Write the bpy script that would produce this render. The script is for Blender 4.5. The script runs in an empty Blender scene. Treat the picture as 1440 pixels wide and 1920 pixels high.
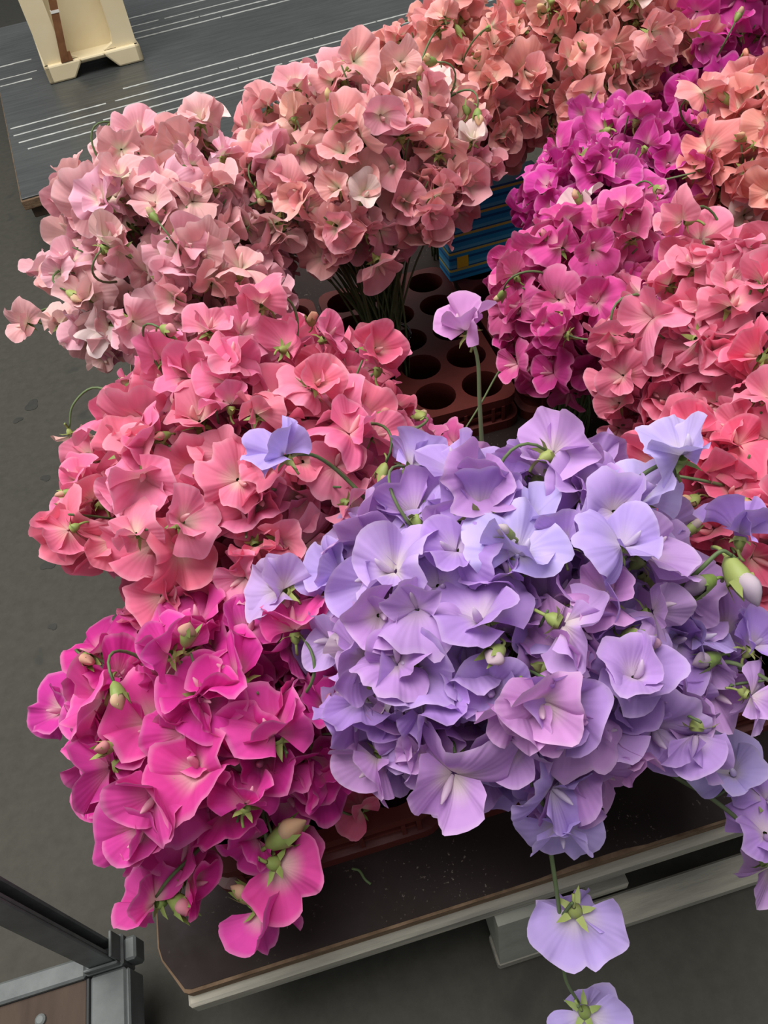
import bpy, math, random
from mathutils import Vector, Matrix

# ------------------------------------------------------------------ camera, light, exposure
scene = bpy.context.scene
COL = scene.collection
cam_data = bpy.data.cameras.new('camera')
cam = bpy.data.objects.new('camera', cam_data)
COL.objects.link(cam)
cam.matrix_world = Matrix(((0.961697, 0.260491, -0.085343, 0.0),
                           (-0.250854, 0.710838, -0.657101, 0.0),
                           (-0.110504, 0.653341, 0.748956, 0.70),
                           (0, 0, 0, 1)))
cam_data.sensor_fit = 'VERTICAL'
cam_data.sensor_height = 24.0
cam_data.lens = 24.0 * 1400 / 1920
cam_data.clip_start = 0.02
cam_data.clip_end = 60
scene.camera = cam

world = bpy.data.worlds.new('hall_daylight')
scene.world = world
world.use_nodes = True
wn = world.node_tree.nodes
wn['Background'].inputs['Color'].default_value = (0.93, 0.97, 1.0, 1)
wn['Background'].inputs['Strength'].default_value = 0.30

def area(name, loc, size, energy, color, target):
    l = bpy.data.lights.new(name, 'AREA')
    l.shape = 'RECTANGLE'; l.size, l.size_y = size
    l.energy = energy; l.color = color
    o = bpy.data.objects.new(name, l); COL.objects.link(o)
    o.location = loc
    o.rotation_euler = (Vector(target) - Vector(loc)).to_track_quat('-Z', 'Y').to_euler()
    return o
area('roof_skylight', (-0.6, 0.9, 3.4), (2.2, 3.2), 180, (1.0, 0.985, 0.96), (0.1, 0.6, 0.0))

vs = scene.view_settings
vs.view_transform = 'Standard'; vs.look = 'None'; vs.gamma = 1.0; vs.exposure = 0.0
vs.use_curve_mapping = False
scene.cycles.max_bounces = 4; scene.cycles.diffuse_bounces = 2; scene.cycles.glossy_bounces = 2; scene.cycles.transmission_bounces = 4

# ------------------------------------------------------------------ helpers
RND = random.Random(11)
PI = math.pi

def lin(c):
    return tuple(((v / 255) / 12.92 if v / 255 <= 0.04045 else ((v / 255 + 0.055) / 1.055) ** 2.4) for v in c)

def rgba(c):
    return lin(c) + (1.0,)

def tag(o, label=None, cat=None, group=None, kind=None):
    if label: o['label'] = label
    if cat: o['category'] = cat
    if group: o['group'] = group
    if kind: o['kind'] = kind
    return o

def empty(name, loc=(0, 0, 0), rz=0.0):
    o = bpy.data.objects.new(name, None); COL.objects.link(o)
    o.location = loc; o.rotation_euler = (0, 0, rz); o.empty_display_size = 0.02
    return o

def link(name, me, parent=None, loc=None):
    o = bpy.data.objects.new(name, me); COL.objects.link(o)
    if parent is not None: o.parent = parent
    if loc is not None: o.location = loc
    return o

class MB:
    def __init__(self):
        self.v = []; self.f = []; self.t = []
    def add(self, vs, fs, ts=None):
        b = len(self.v)
        self.v += [tuple(p) for p in vs]
        self.f += [tuple(i + b for i in q) for q in fs]
        self.t += list(ts) if ts is not None else [0.0] * len(vs)
        return self
    def box(self, x0, x1, y0, y1, z0, z1, bev=0.0):
        if bev <= 0:
            vs = [(x0, y0, z0), (x1, y0, z0), (x1, y1, z0), (x0, y1, z0), (x0, y0, z1), (x1, y0, z1), (x1, y1, z1), (x0, y1, z1)]
            fs = [(0, 3, 2, 1), (4, 5, 6, 7), (0, 1, 5, 4), (1, 2, 6, 5), (2, 3, 7, 6), (3, 0, 4, 7)]
            return self.add(vs, fs)
        b = bev
        loop = lambda i, z: [(x0 + i, y0 + b, z), (x0 + b, y0 + i, z), (x1 - b, y0 + i, z), (x1 - i, y0 + b, z), (x1 - i, y1 - b, z), (x1 - b, y1 - i, z), (x0 + b, y1 - i, z), (x0 + i, y1 - b, z)]
        vs = loop(b, z0) + loop(0, z0 + b) + loop(0, z1 - b) + loop(b, z1)
        fs = []
        for k in range(3):
            for i in range(8):
                j = (i + 1) % 8
                fs.append((k * 8 + i, k * 8 + j, k * 8 + 8 + j, k * 8 + 8 + i))
        fs.append(tuple(range(7, -1, -1))); fs.append(tuple(range(24, 32)))
        return self.add(vs, fs)
    def prism(self, outline, z0, z1):
        n = len(outline)
        vs = [(x, y, z0) for x, y in outline] + [(x, y, z1) for x, y in outline]
        fs = [(i, (i + 1) % n, n + (i + 1) % n, n + i) for i in range(n)]
        fs += [tuple(range(n - 1, -1, -1)), tuple(range(n, 2 * n))]
        return self.add(vs, fs)
    def tube(self, pts, radii, sides=6, cap=True):
        pts = [Vector(p) for p in pts]
        n = len(pts)
        if not hasattr(radii, '__len__'): radii = [radii] * n
        ref = None; vs = []
        for i, p in enumerate(pts):
            d = (pts[min(i + 1, n - 1)] - pts[max(i - 1, 0)])
            if d.length < 1e-9: d = Vector((0, 0, 1))
            d.normalize()
            if ref is None:
                ref = d.orthogonal().normalized()
            ref = (ref - d * ref.dot(d))
            if ref.length < 1e-6: ref = d.orthogonal()
            ref.normalize()
            s = d.cross(ref)
            for k in range(sides):
                a = 2 * PI * k / sides
                vs.append(p + (ref * math.cos(a) + s * math.sin(a)) * radii[i])
        fs = []
        for i in range(n - 1):
            for k in range(sides):
                j = (k + 1) % sides
                fs.append((i * sides + k, i * sides + j, (i + 1) * sides + j, (i + 1) * sides + k))
        if cap:
            fs.append(tuple(range(sides - 1, -1, -1))); fs.append(tuple(range((n - 1) * sides, n * sides)))
        return self.add(vs, fs)
    def mesh(self, name, mat, smooth=True):
        me = bpy.data.meshes.new(name)
        me.from_pydata(self.v, [], self.f)
        at = me.attributes.new('tone', 'FLOAT', 'POINT')
        at.data.foreach_set('value', self.t)
        if mat: me.materials.append(mat)
        if smooth: me.polygons.foreach_set('use_smooth', [True] * len(me.polygons))
        me.update()
        return me
    def build(self, name, mat, parent=None, smooth=False, loc=None):
        return link(name, self.mesh(name, mat, smooth), parent, loc)

def bezier(p0, p1, p2, p3, n):
    out = []
    for i in range(n + 1):
        t = i / n; u = 1 - t
        out.append(p0 * u ** 3 + p1 * (3 * u * u * t) + p2 * (3 * u * t * t) + p3 * t ** 3)
    return out

def smooth_path(pts, per=5):
    pts = [Vector(p) for p in pts]
    P = [pts[0] * 2 - pts[1]] + pts + [pts[-1] * 2 - pts[-2]]
    out = []
    for i in range(1, len(P) - 2):
        for k in range(per):
            t = k / per
            a, b, c, d = P[i - 1], P[i], P[i + 1], P[i + 2]
            out.append(0.5 * ((2 * b) + (c - a) * t + (2 * a - 5 * b + 4 * c - d) * t * t + (3 * b - a - 3 * c + d) * t ** 3))
    out.append(pts[-1])
    return out

# ------------------------------------------------------------------ materials
def new_mat(name):
    m = bpy.data.materials.new(name); m.use_nodes = True
    nt = m.node_tree; nt.nodes.clear()
    out = nt.nodes.new('ShaderNodeOutputMaterial')
    return m, nt, out

def node(nt, typ, **kw):
    n = nt.nodes.new(typ)
    for k, v in kw.items(): setattr(n, k, v)
    return n

def mixrgb(nt, fac, a, b, blend='MIX'):
    n = node(nt, 'ShaderNodeMix', data_type='RGBA', blend_type=blend)
    for sock, val in ((n.inputs[0], fac), (n.inputs[6], a), (n.inputs[7], b)):
        if isinstance(val, bpy.types.NodeSocket): nt.links.new(val, sock)
        else: sock.default_value = val
    return n.outputs[2]

def ramp(nt, src, stops):
    n = node(nt, 'ShaderNodeValToRGB')
    el = n.color_ramp.elements
    while len(el) < len(stops): el.new(0.5)
    for e, (p, c) in zip(el, stops):
        e.position = p; e.color = c if len(c) == 4 else tuple(c) + (1,)
    nt.links.new(src, n.inputs[0])
    return n.outputs[0]

def noise(nt, scale, detail=4, rough=0.55, vec=None, dist=0.0):
    n = node(nt, 'ShaderNodeTexNoise')
    n.inputs['Scale'].default_value = scale; n.inputs['Detail'].default_value = detail
    n.inputs['Roughness'].default_value = rough; n.inputs['Distortion'].default_value = dist
    if vec is not None: nt.links.new(vec, n.inputs['Vector'])
    return n.outputs['Fac']

def objvec(nt, scale=(1, 1, 1), rot=(0, 0, 0)):
    tc = node(nt, 'ShaderNodeTexCoord'); mp = node(nt, 'ShaderNodeMapping')
    mp.inputs['Scale'].default_value = scale; mp.inputs['Rotation'].default_value = rot
    nt.links.new(tc.outputs['Object'], mp.inputs['Vector'])
    return mp.outputs['Vector']

def simple(name, c1, c2, scale=20, rough=0.6, spec=0.4, bump=0.0, bscale=80, metallic=0.0, stretch=(1, 1, 1)):
    m, nt, out = new_mat(name)
    v = objvec(nt, stretch)
    f = noise(nt, scale, 5, 0.6, v)
    col = ramp(nt, f, [(0.3, rgba(c1)), (0.7, rgba(c2))])
    b = node(nt, 'ShaderNodeBsdfPrincipled')
    nt.links.new(col, b.inputs['Base Color'])
    b.inputs['Roughness'].default_value = rough; b.inputs['Metallic'].default_value = metallic
    b.inputs['Specular IOR Level'].default_value = spec
    if bump:
        bm = node(nt, 'ShaderNodeBump'); bm.inputs['Strength'].default_value = bump; bm.inputs['Distance'].default_value = 0.002
        nt.links.new(noise(nt, bscale, 6, 0.6, v), bm.inputs['Height']); nt.links.new(bm.outputs['Normal'], b.inputs['Normal'])
    nt.links.new(b.outputs[0], out.inputs[0])
    return m

M = {}

def petal_material():
    m, nt, out = new_mat('petal')
    oi = node(nt, 'ShaderNodeObjectInfo')
    at = node(nt, 'ShaderNodeAttribute', attribute_name='tone')
    v = objvec(nt)
    nz = noise(nt, 70, 1, 0.5, v)
    add = node(nt, 'ShaderNodeMath', operation='MULTIPLY_ADD'); nt.links.new(nz, add.inputs[0]); add.inputs[1].default_value = 0.22
    nt.links.new(at.outputs['Fac'], add.inputs[2])
    sub = node(nt, 'ShaderNodeMath', operation='SUBTRACT'); nt.links.new(add.outputs[0], sub.inputs[0]); sub.inputs[1].default_value = 0.11
    mr = node(nt, 'ShaderNodeMapRange', interpolation_type='SMOOTHSTEP')
    nt.links.new(sub.outputs[0], mr.inputs['Value'])
    mr.inputs['From Min'].default_value = 0.08; mr.inputs['From Max'].default_value = 0.62
    mr.inputs['To Min'].default_value = 1.0; mr.inputs['To Max'].default_value = 0.0
    fac = node(nt, 'ShaderNodeMath', operation='MULTIPLY'); nt.links.new(mr.outputs[0], fac.inputs[0]); nt.links.new(oi.outputs['Alpha'], fac.inputs[1])
    c1 = mixrgb(nt, fac.outputs[0], oi.outputs['Color'], rgba((244, 236, 205)))
    # pale rim of the petal
    mr2 = node(nt, 'ShaderNodeMapRange', interpolation_type='SMOOTHSTEP'); nt.links.new(at.outputs['Fac'], mr2.inputs['Value'])
    mr2.inputs['From Min'].default_value = 0.86; mr2.inputs['From Max'].default_value = 1.0; mr2.inputs['To Max'].default_value = 0.22
    c2 = mixrgb(nt, mr2.outputs[0], c1, (0.95, 0.85, 0.88, 1))
    hs = node(nt, 'ShaderNodeHueSaturation'); nt.links.new(c2, hs.inputs['Color'])
    vv = node(nt, 'ShaderNodeMapRange'); nt.links.new(nz, vv.inputs['Value']); vv.inputs['To Min'].default_value = 0.86; vv.inputs['To Max'].default_value = 1.12
    nt.links.new(vv.outputs[0], hs.inputs['Value'])
    b = node(nt, 'ShaderNodeBsdfDiffuse'); nt.links.new(hs.outputs[0], b.inputs['Color'])
    bm = node(nt, 'ShaderNodeBump'); bm.inputs['Strength'].default_value = 0.10; bm.inputs['Distance'].default_value = 0.001
    # fine veins radiating from the claw
    at2 = node(nt, 'ShaderNodeAttribute', attribute_name='ang')
    wv = node(nt, 'ShaderNodeMath', operation='MULTIPLY'); nt.links.new(at2.outputs['Fac'], wv.inputs[0]); wv.inputs[1].default_value = 34.0
    wn2 = node(nt, 'ShaderNodeMath', operation='MULTIPLY_ADD'); nt.links.new(at.outputs['Fac'], wn2.inputs[0]); wn2.inputs[1].default_value = 3.0; nt.links.new(wv.outputs[0], wn2.inputs[2])
    sn = node(nt, 'ShaderNodeMath', operation='SINE'); nt.links.new(wn2.outputs[0], sn.inputs[0])
    nt.links.new(sn.outputs[0], bm.inputs['Height']); nt.links.new(bm.outputs['Normal'], b.inputs['Normal'])
    tr = node(nt, 'ShaderNodeBsdfTranslucent'); nt.links.new(hs.outputs[0], tr.inputs['Color'])
    mx = node(nt, 'ShaderNodeMixShader'); mx.inputs[0].default_value = 0.30
    nt.links.new(b.outputs[0], mx.inputs[1]); nt.links.new(tr.outputs[0], mx.inputs[2]); nt.links.new(mx.outputs[0], out.inputs[0])
    return m

def keel_material():
    m, nt, out = new_mat('keel')
    oi = node(nt, 'ShaderNodeObjectInfo')
    c = mixrgb(nt, 0.6, rgba((246, 238, 214)), oi.outputs['Color'])
    b = node(nt, 'ShaderNodeBsdfPrincipled'); nt.links.new(c, b.inputs['Base Color']); b.inputs['Roughness'].default_value = 0.6
    tr = node(nt, 'ShaderNodeBsdfTranslucent'); nt.links.new(c, tr.inputs['Color'])
    mx = node(nt, 'ShaderNodeMixShader'); mx.inputs[0].default_value = 0.3
    nt.links.new(b.outputs[0], mx.inputs[1]); nt.links.new(tr.outputs[0], mx.inputs[2]); nt.links.new(mx.outputs[0], out.inputs[0])
    return m

def green_material(name, a, b_, c):
    m, nt, out = new_mat(name)
    oi = node(nt, 'ShaderNodeObjectInfo')
    f = noise(nt, 120, 3, 0.5, objvec(nt))
    c1 = ramp(nt, f, [(0.3, rgba(a)), (0.7, rgba(b_))])
    rr = node(nt, 'ShaderNodeMath', operation='MULTIPLY'); nt.links.new(oi.outputs['Random'], rr.inputs[0]); rr.inputs[1].default_value = 0.7
    col = mixrgb(nt, rr.outputs[0], c1, rgba(c))
    b = node(nt, 'ShaderNodeBsdfPrincipled'); nt.links.new(col, b.inputs['Base Color']); b.inputs['Roughness'].default_value = 0.5
    b.inputs['Specular IOR Level'].default_value = 0.3
    nt.links.new(b.outputs[0], out.inputs[0])
    return m

def floor_material():
    m, nt, out = new_mat('concrete')
    v = objvec(nt)
    big = noise(nt, 1.6, 6, 0.6, v); fine = noise(nt, 60, 6, 0.7, v)
    c = ramp(nt, big, [(0.25, rgba((58, 57, 49))), (0.55, rgba((65, 63, 55))), (0.8, rgba((76, 71, 63)))])
    c = mixrgb(nt, 0.35, c, ramp(nt, fine, [(0.3, rgba((52, 51, 45))), (0.7, rgba((82, 79, 72)))]))
    st = noise(nt, 9, 3, 0.5, v, 0.4)
    stain = ramp(nt, st, [(0.66, (0, 0, 0, 1)), (0.74, (1, 1, 1, 1))])
    bw = node(nt, 'ShaderNodeRGBToBW'); nt.links.new(stain, bw.inputs[0])
    hf = node(nt, 'ShaderNodeMath', operation='MULTIPLY'); nt.links.new(bw.outputs[0], hf.inputs[0]); hf.inputs[1].default_value = 0.55
    c = mixrgb(nt, hf.outputs[0], c, rgba((42, 42, 39)))
    b = node(nt, 'ShaderNodeBsdfPrincipled'); nt.links.new(c, b.inputs['Base Color'])
    b.inputs['Roughness'].default_value = 0.72; b.inputs['Specular IOR Level'].default_value = 0.3
    bm = node(nt, 'ShaderNodeBump'); bm.inputs['Strength'].default_value = 0.15; bm.inputs['Distance'].default_value = 0.003
    nt.links.new(fine, bm.inputs['Height']); nt.links.new(bm.outputs['Normal'], b.inputs['Normal'])
    nt.links.new(b.outputs[0], out.inputs[0])
    return m

def deck_material():
    m, nt, out = new_mat('brown_film_plywood')
    v = objvec(nt)
    c = ramp(nt, noise(nt, 7, 6, 0.65, v), [(0.3, rgba((34, 25, 23))), (0.7, rgba((47, 36, 33)))])
    sp = ramp(nt, noise(nt, 330, 2, 0.5, v), [(0.66, (0, 0, 0, 1)), (0.74, (1, 1, 1, 1))])
    msk = ramp(nt, noise(nt, 12, 3, 0.5, v), [(0.45, (0, 0, 0, 1)), (0.75, (0.8, 0.8, 0.8, 1))])
    mm = mixrgb(nt, 1.0, sp, msk, 'MULTIPLY')
    bw = node(nt, 'ShaderNodeRGBToBW'); nt.links.new(mm, bw.inputs[0])
    c = mixrgb(nt, bw.outputs[0], c, rgba((165, 150, 138)))
    b = node(nt, 'ShaderNodeBsdfPrincipled'); nt.links.new(c, b.inputs['Base Color'])
    nt.links.new(ramp(nt, noise(nt, 20, 5, 0.6, v), [(0.3, (0.5,) * 3), (0.7, (0.7,) * 3)]), b.inputs['Roughness'])
    b.inputs['Specular IOR Level'].default_value = 0.2
    bm = node(nt, 'ShaderNodeBump'); bm.inputs['Strength'].default_value = 0.1; bm.inputs['Distance'].default_value = 0.001
    nt.links.new(noise(nt, 240, 3, 0.5, v), bm.inputs['Height']); nt.links.new(bm.outputs['Normal'], b.inputs['Normal'])
    nt.links.new(b.outputs[0], out.inputs[0])
    return m

def table_material():
    # dark film-faced board; the white scored lines are separate strips
    m, nt, out = new_mat('grey_film_plywood')
    v = objvec(nt); vs_ = objvec(nt, (1.2, 14, 1))
    c = ramp(nt, noise(nt, 3, 6, 0.6, v), [(0.3, rgba((52, 54, 54))), (0.7, rgba((76, 78, 76)))])
    c = mixrgb(nt, 0.35, c, ramp(nt, noise(nt, 6, 5, 0.6, vs_), [(0.3, rgba((44, 46, 46))), (0.7, rgba((88, 90, 88)))]))
    b = node(nt, 'ShaderNodeBsdfPrincipled'); nt.links.new(c, b.inputs['Base Color'])
    nt.links.new(ramp(nt, noise(nt, 8, 5, 0.6, vs_), [(0.3, (0.28,) * 3), (0.7, (0.5,) * 3)]), b.inputs['Roughness'])
    b.inputs['Specular IOR Level'].default_value = 0.4
    nt.links.new(b.outputs[0], out.inputs[0])
    return m

def striped_material():
    m, nt, out = new_mat('blue_yellow_print')
    tc = node(nt, 'ShaderNodeTexCoord'); sx = node(nt, 'ShaderNodeSeparateXYZ'); nt.links.new(tc.outputs['Object'], sx.inputs[0])
    mul = node(nt, 'ShaderNodeMath', operation='MULTIPLY'); nt.links.new(sx.outputs['Z'], mul.inputs[0]); mul.inputs[1].default_value = 1 / 0.028
    fr = node(nt, 'ShaderNodeMath', operation='FRACT'); nt.links.new(mul.outputs[0], fr.inputs[0])
    n = node(nt, 'ShaderNodeValToRGB'); n.color_ramp.interpolation = 'CONSTANT'
    blue, dark, yel, pale = rgba((38, 150, 205)), rgba((16, 92, 150)), rgba((205, 190, 92)), rgba((90, 180, 220))
    st = [(0.0, blue), (0.26, dark), (0.40, blue), (0.60, yel), (0.74, dark), (0.82, pale)]
    el = n.color_ramp.elements
    while len(el) < len(st): el.new(0.5)
    for e, (p, c) in zip(el, st): e.position = p; e.color = c
    nt.links.new(fr.outputs[0], n.inputs[0])
    b = node(nt, 'ShaderNodeBsdfPrincipled'); nt.links.new(n.outputs[0], b.inputs['Base Color']); b.inputs['Roughness'].default_value = 0.45
    nt.links.new(b.outputs[0], out.inputs[0])
    return m

def clear_material():
    m, nt, out = new_mat('clear_plastic')
    b = node(nt, 'ShaderNodeBsdfPrincipled'); b.inputs['Base Color'].default_value = (0.9, 0.95, 0.93, 1)
    b.inputs['Roughness'].default_value = 0.08; b.inputs['Transmission Weight'].default_value = 1.0; b.inputs['IOR'].default_value = 1.2
    nt.links.new(b.outputs[0], out.inputs[0])
    return m

M['petal'] = petal_material(); M['keel'] = keel_material()
M['calyx'] = green_material('calyx_green', (112, 136, 66), (138, 158, 88), (170, 176, 104))
M['stem'] = green_material('stem_green', (78, 100, 60), (98, 120, 76), (112, 122, 86))
M['concrete'] = floor_material(); M['deck'] = deck_material(); M['table'] = table_material()
M['ply_edge'] = simple('worn_ply_edge', (96, 76, 58), (140, 116, 92), 60, 0.8, 0.2, 0.4, 200, stretch=(1, 1, 6))
M['grey_wood'] = simple('grey_painted_wood', (140, 137, 126), (186, 180, 164), 9, 0.7, 0.3, 0.25, 60, stretch=(1, 8, 8))
M['block'] = simple('grey_block_wood', (138, 138, 128), (170, 170, 158), 14, 0.75, 0.3, 0.3, 70)
M['tray'] = simple('red_brown_plastic', (80, 33, 29), (102, 45, 39), 10, 0.42, 0.4, 0.08, 200)
M['cream'] = simple('cream_plastic', (222, 204, 164), (236, 220, 184), 5, 0.45, 0.4, 0.05, 120)
M['steel'] = simple('galvanised_steel', (84, 88, 87), (112, 116, 114), 26, 0.5, 0.4, 0.12, 150, metallic=0.0)
M['brown_ply'] = simple('brown_plywood', (64, 50, 40), (82, 66, 54), 9, 0.7, 0.3, 0.1, 120, stretch=(6, 1, 1))
M['stick'] = simple('brown_card', (108, 70, 44), (140, 96, 64), 30, 0.7, 0.2)
M['white'] = simple('white_tie', (226, 222, 212), (240, 236, 228), 30, 0.6, 0.3)
M['line'] = simple('scored_line', (158, 160, 156), (206, 206, 200), 40, 0.8, 0.2)
M['print'] = striped_material(); M['yellow'] = simple('yellow_print', (228, 188, 40), (240, 204, 60), 20, 0.5)
M['clear'] = clear_material()
M['crumb'] = simple('dried_scrap', (140, 120, 100), (176, 158, 136), 200, 0.9, 0.1)
M['stain'] = simple('damp_stain', (46, 46, 42), (58, 57, 52), 40, 0.6, 0.3)
M['dark'] = simple('black_plastic', (26, 26, 27), (34, 34, 34), 20, 0.5, 0.3)

# ------------------------------------------------------------------ the setting
FLOOR = -0.15
fl = MB().box(-4, 6, -3, 9, FLOOR - 0.1, FLOOR).build('floor', M['concrete']); tag(fl, kind='structure')
def stain(x, y, r, seed):
    rr = random.Random(seed); n = 18; pts = []
    ph = rr.uniform(0, 6)
    for i in range(n):
        a = 2 * PI * i / n
        q = r * (1 + 0.2 * math.sin(2 * a + ph) + 0.15 * math.sin(3 * a + 2 * ph))
        pts.append((x + q * math.cos(a), y + q * math.sin(a)))
    o = MB().prism(pts, FLOOR, FLOOR + 0.0006).build('floor_stain', M['stain'], fl)
for i, (x, y, r) in enumerate([(-0.466, 1.235, 0.014), (-0.49, 1.2, 0.008), (-0.361, 0.418, 0.007), (-0.342, 0.439, 0.010), (-0.352, 0.462, 0.007), (-0.325, 0.452, 0.011), (-0.33, 0.47, 0.008),
                               (-0.417, 0.82, 0.010), (-0.39, 0.60, 0.008), (-0.43, 1.02, 0.008), (-0.36, 0.53, 0.007), (-0.405, 0.7, 0.006)]):
    stain(x, y, r, i)

# ------------------------------------------------------------------ pallet under the flowers
pallet = empty('pallet', (0, 0, FLOOR))
tag(pallet, 'brown plywood pallet with grey painted edges carrying the flower trays', 'pallet')
Z = -FLOOR
X0, X1, Y0, Y1 = -0.229, 0.98, 0.162, 1.30
top = MB().prism([(X0 + 0.0015, Y0 + 0.041), (X0 + 0.004, Y0 + 0.031), (X0 + 0.021, Y0 + 0.0045), (X0 + 0.026, Y0 + 0.0028), (0.1, Y0 + 0.0022), (0.13, Y0 + 0.004), (0.18, Y0 + 0.0042), (0.2, Y0 + 0.0022), (X1, Y0 + 0.0025), (X1, Y1), (X0 + 0.0015, Y1)], Z - 0.001, Z).build('deck_board', M['deck'], pallet)
MB().prism([(X0, Y0 + 0.041), (X0 + 0.003, Y0 + 0.030), (X0 + 0.020, Y0 + 0.002), (X0 + 0.024, Y0), (X1, Y0), (X1, Y1), (X0, Y1)], Z - 0.013, Z - 0.0011).build('plywood_core', M['ply_edge'], pallet)
MB().box(X0 + 0.019, X1, 0.1545, 0.200, Z - 0.036, Z - 0.0132, 0.0025).build('edge_rail', M['grey_wood'], pallet)
MB().box(X0 + 0.030, X0 + 0.075, 0.202, Y1, Z - 0.036, Z - 0.0132, 0.0025).build('edge_rail', M['grey_wood'], pallet)
for bx in (-0.185, 0.055, 0.46):
    for by in (0.134, 0.66, 1.15):
        pr = MB()
        a, b_ = bx, bx + 0.055
        pr.add([(a, by, 0.021), (b_, by, 0.021), (b_, by + 0.10, 0.021), (a, by + 0.10, 0.021), (a + 0.002, by + 0.012, Z - 0.0362), (b_ - 0.006, by + 0.012, Z - 0.0362), (b_ - 0.006, by + 0.10, Z - 0.0362), (a + 0.002, by + 0.10, Z - 0.0362)],
               [(0, 3, 2, 1), (4, 5, 6, 7), (0, 1, 5, 4), (1, 2, 6, 5), (2, 3, 7, 6), (3, 0, 4, 7)])
        if bx > -0.1 or by > 0.3: pr.build('block', M['block'], pallet)
MB().box(0.053, X1, 0.133, 0.161, 0.0, 0.020, 0.002).build('bottom_board', M['grey_wood'], pallet)
MB().box(0.155, 0.200, 0.1615, Y1 - 0.1, 0.0215, 0.034, 0.002).build('cross_board', M['grey_wood'], pallet)
MB().box(-0.2, X1, 0.66, 0.74, 0.0, 0.021, 0.002).build('bottom_board', M['grey_wood'], pallet)
MB().box(-0.2, X1, 1.15, 1.23, 0.0, 0.021, 0.002).build('bottom_board', M['grey_wood'], pallet)

# ------------------------------------------------------------------ table at the back
RA = math.radians(8.4)
rear = empty('plywood_table', (0, 0, FLOOR), RA)
tag(rear, 'dark grey plywood pallet with scored white lines standing behind the flowers', 'pallet')
rx0, rx1, ry0, ry1 = -0.187, 3.2, 1.837, 3.31
MB().box(rx0, rx1, ry0, ry1, Z - 0.004, Z, 0.001).build('deck_board', M['table'], rear)
MB().box(rx0 - 0.003, rx1, ry0 - 0.003, ry1, Z - 0.026, Z - 0.0041, 0.002).build('plywood_core', M['ply_edge'], rear)
MB().box(rx0 + 0.01, rx1, ry0 + 0.005, ry0 + 0.10, Z - 0.05, Z - 0.0262, 0.002).build('edge_rail', M['brown_ply'], rear)
for bx in (-0.16, 0.9, 2.0):
    for by in (1.87, 2.5, 3.1): MB().box(bx, bx + 0.12, by, by + 0.14, 0.022, Z - 0.0502, 0.003).build('block', M['block'], rear)
for by in (1.87, 2.5, 3.1): MB().box(-0.17, rx1, by, by + 0.12, 0, 0.0215, 0.002).build('bottom_board', M['grey_wood'], rear)
def score(y, xs, w, seed):
    rr = random.Random(seed)
    for a, b_ in xs:
        x = a
        while x < b_ - 0.01:
            L = min(rr.uniform(0.18, 0.6), b_ - x)
            m = MB(); n = max(3, int(L / 0.012)); top_, bot = [], []
            for i in range(n + 1):
                q = x + L * i / n
                top_.append((q, y + w * rr.uniform(0.35, 0.62))); bot.append((q, y - w * rr.uniform(0.35, 0.62)))
            m.prism(bot + top_[::-1], Z, Z + 0.0005)
            m.build('scored_line', M['line'], rear)
            x += L + (rr.uniform(0.0, 0.006) if rr.random() < 0.8 else 0.02)
for i, (y, xs, w) in enumerate([(2.368, [(0.135, 2.6)], 0.009), (2.29, [(-0.179, 0.075), (0.10, 2.6)], 0.008), (2.234, [(-0.175, 2.6)], 0.008), (2.176, [(-0.166, 2.6)], 0.008), (2.119, [(-0.148, 2.6)], 0.008),
                                (2.66, [(-0.183, -0.09)], 0.010), (2.724, [(-0.183, -0.07)], 0.007), (2.79, [(0.20, 1.9)], 0.011), (2.852, [(-0.175, -0.075), (0.235, 1.9)], 0.011), (2.93, [(0.25, 0.35), (0.37, 1.6)], 0.009), (3.03, [(0.262, 1.7)], 0.012)]):
    score(y, xs, w, 40 + i)

# ------------------------------------------------------------------ cream crate on the back table
crate = empty('flower_crate', (0, 0, 0), RA)
cx0, cx1, cy0, cy1 = -0.046, 0.232, 2.556, 2.93
crate.location = Matrix.Rotation(RA, 3, 'Z') @ Vector((cx0, cy0, 0.0005))
tag(crate, 'cream plastic flower crate with notched foot standing on the grey table', 'crate')
W, D, H = cx1 - cx0, cy1 - cy0, 0.40
def trap(x0, x1, y, th, z0, z1, inset):
    # leaning upright panel between two heights
    return [(x0, y, z0), (x1, y, z0), (x1, y + th, z0), (x0, y + th, z0), (x0 + inset, y + inset, z1), (x1 - inset, y + inset, z1), (x1 - inset, y + th + inset, z1), (x0 + inset, y + th + inset, z1)]
HEX = [(0, 3, 2, 1), (4, 5, 6, 7), (0, 1, 5, 4), (1, 2, 6, 5), (2, 3, 7, 6), (3, 0, 4, 7)]
I = 0.022
# foot: corner blocks joined by a raised bridge with a trapezoid notch
foot = MB()
def foot_front(y, th):
    o = [(0, 0), (0.075, 0), (0.105, 0.035), (0.175, 0.035), (0.205, 0), (W, 0), (W, 0.045), (0, 0.045)]
    o = [(x if i not in (1, 2, 3, 4) else x * W / 0.278, z) for i, (x, z) in enumerate(o)]
    for seg in ([o[0], o[1], (o[2][0], 0.035), (o[2][0], 0.045), o[7]], [(o[2][0], 0.035), (o[3][0], 0.035), (o[3][0], 0.045), (o[2][0], 0.045)], [o[4], o[5], o[6], (o[3][0], 0.045), (o[3][0], 0.035)]):
        n = len(seg)
        foot.add([(x, y, z) for x, z in seg] + [(x, y + th, z) for x, z in seg], [tuple(range(n)), tuple(range(2 * n - 1, n - 1, -1))] + [(i, n + i, n + (i + 1) % n, (i + 1) % n) for i in range(n)])
foot_front(0, 0.02); foot_front(D - 0.02, 0.02)
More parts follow.
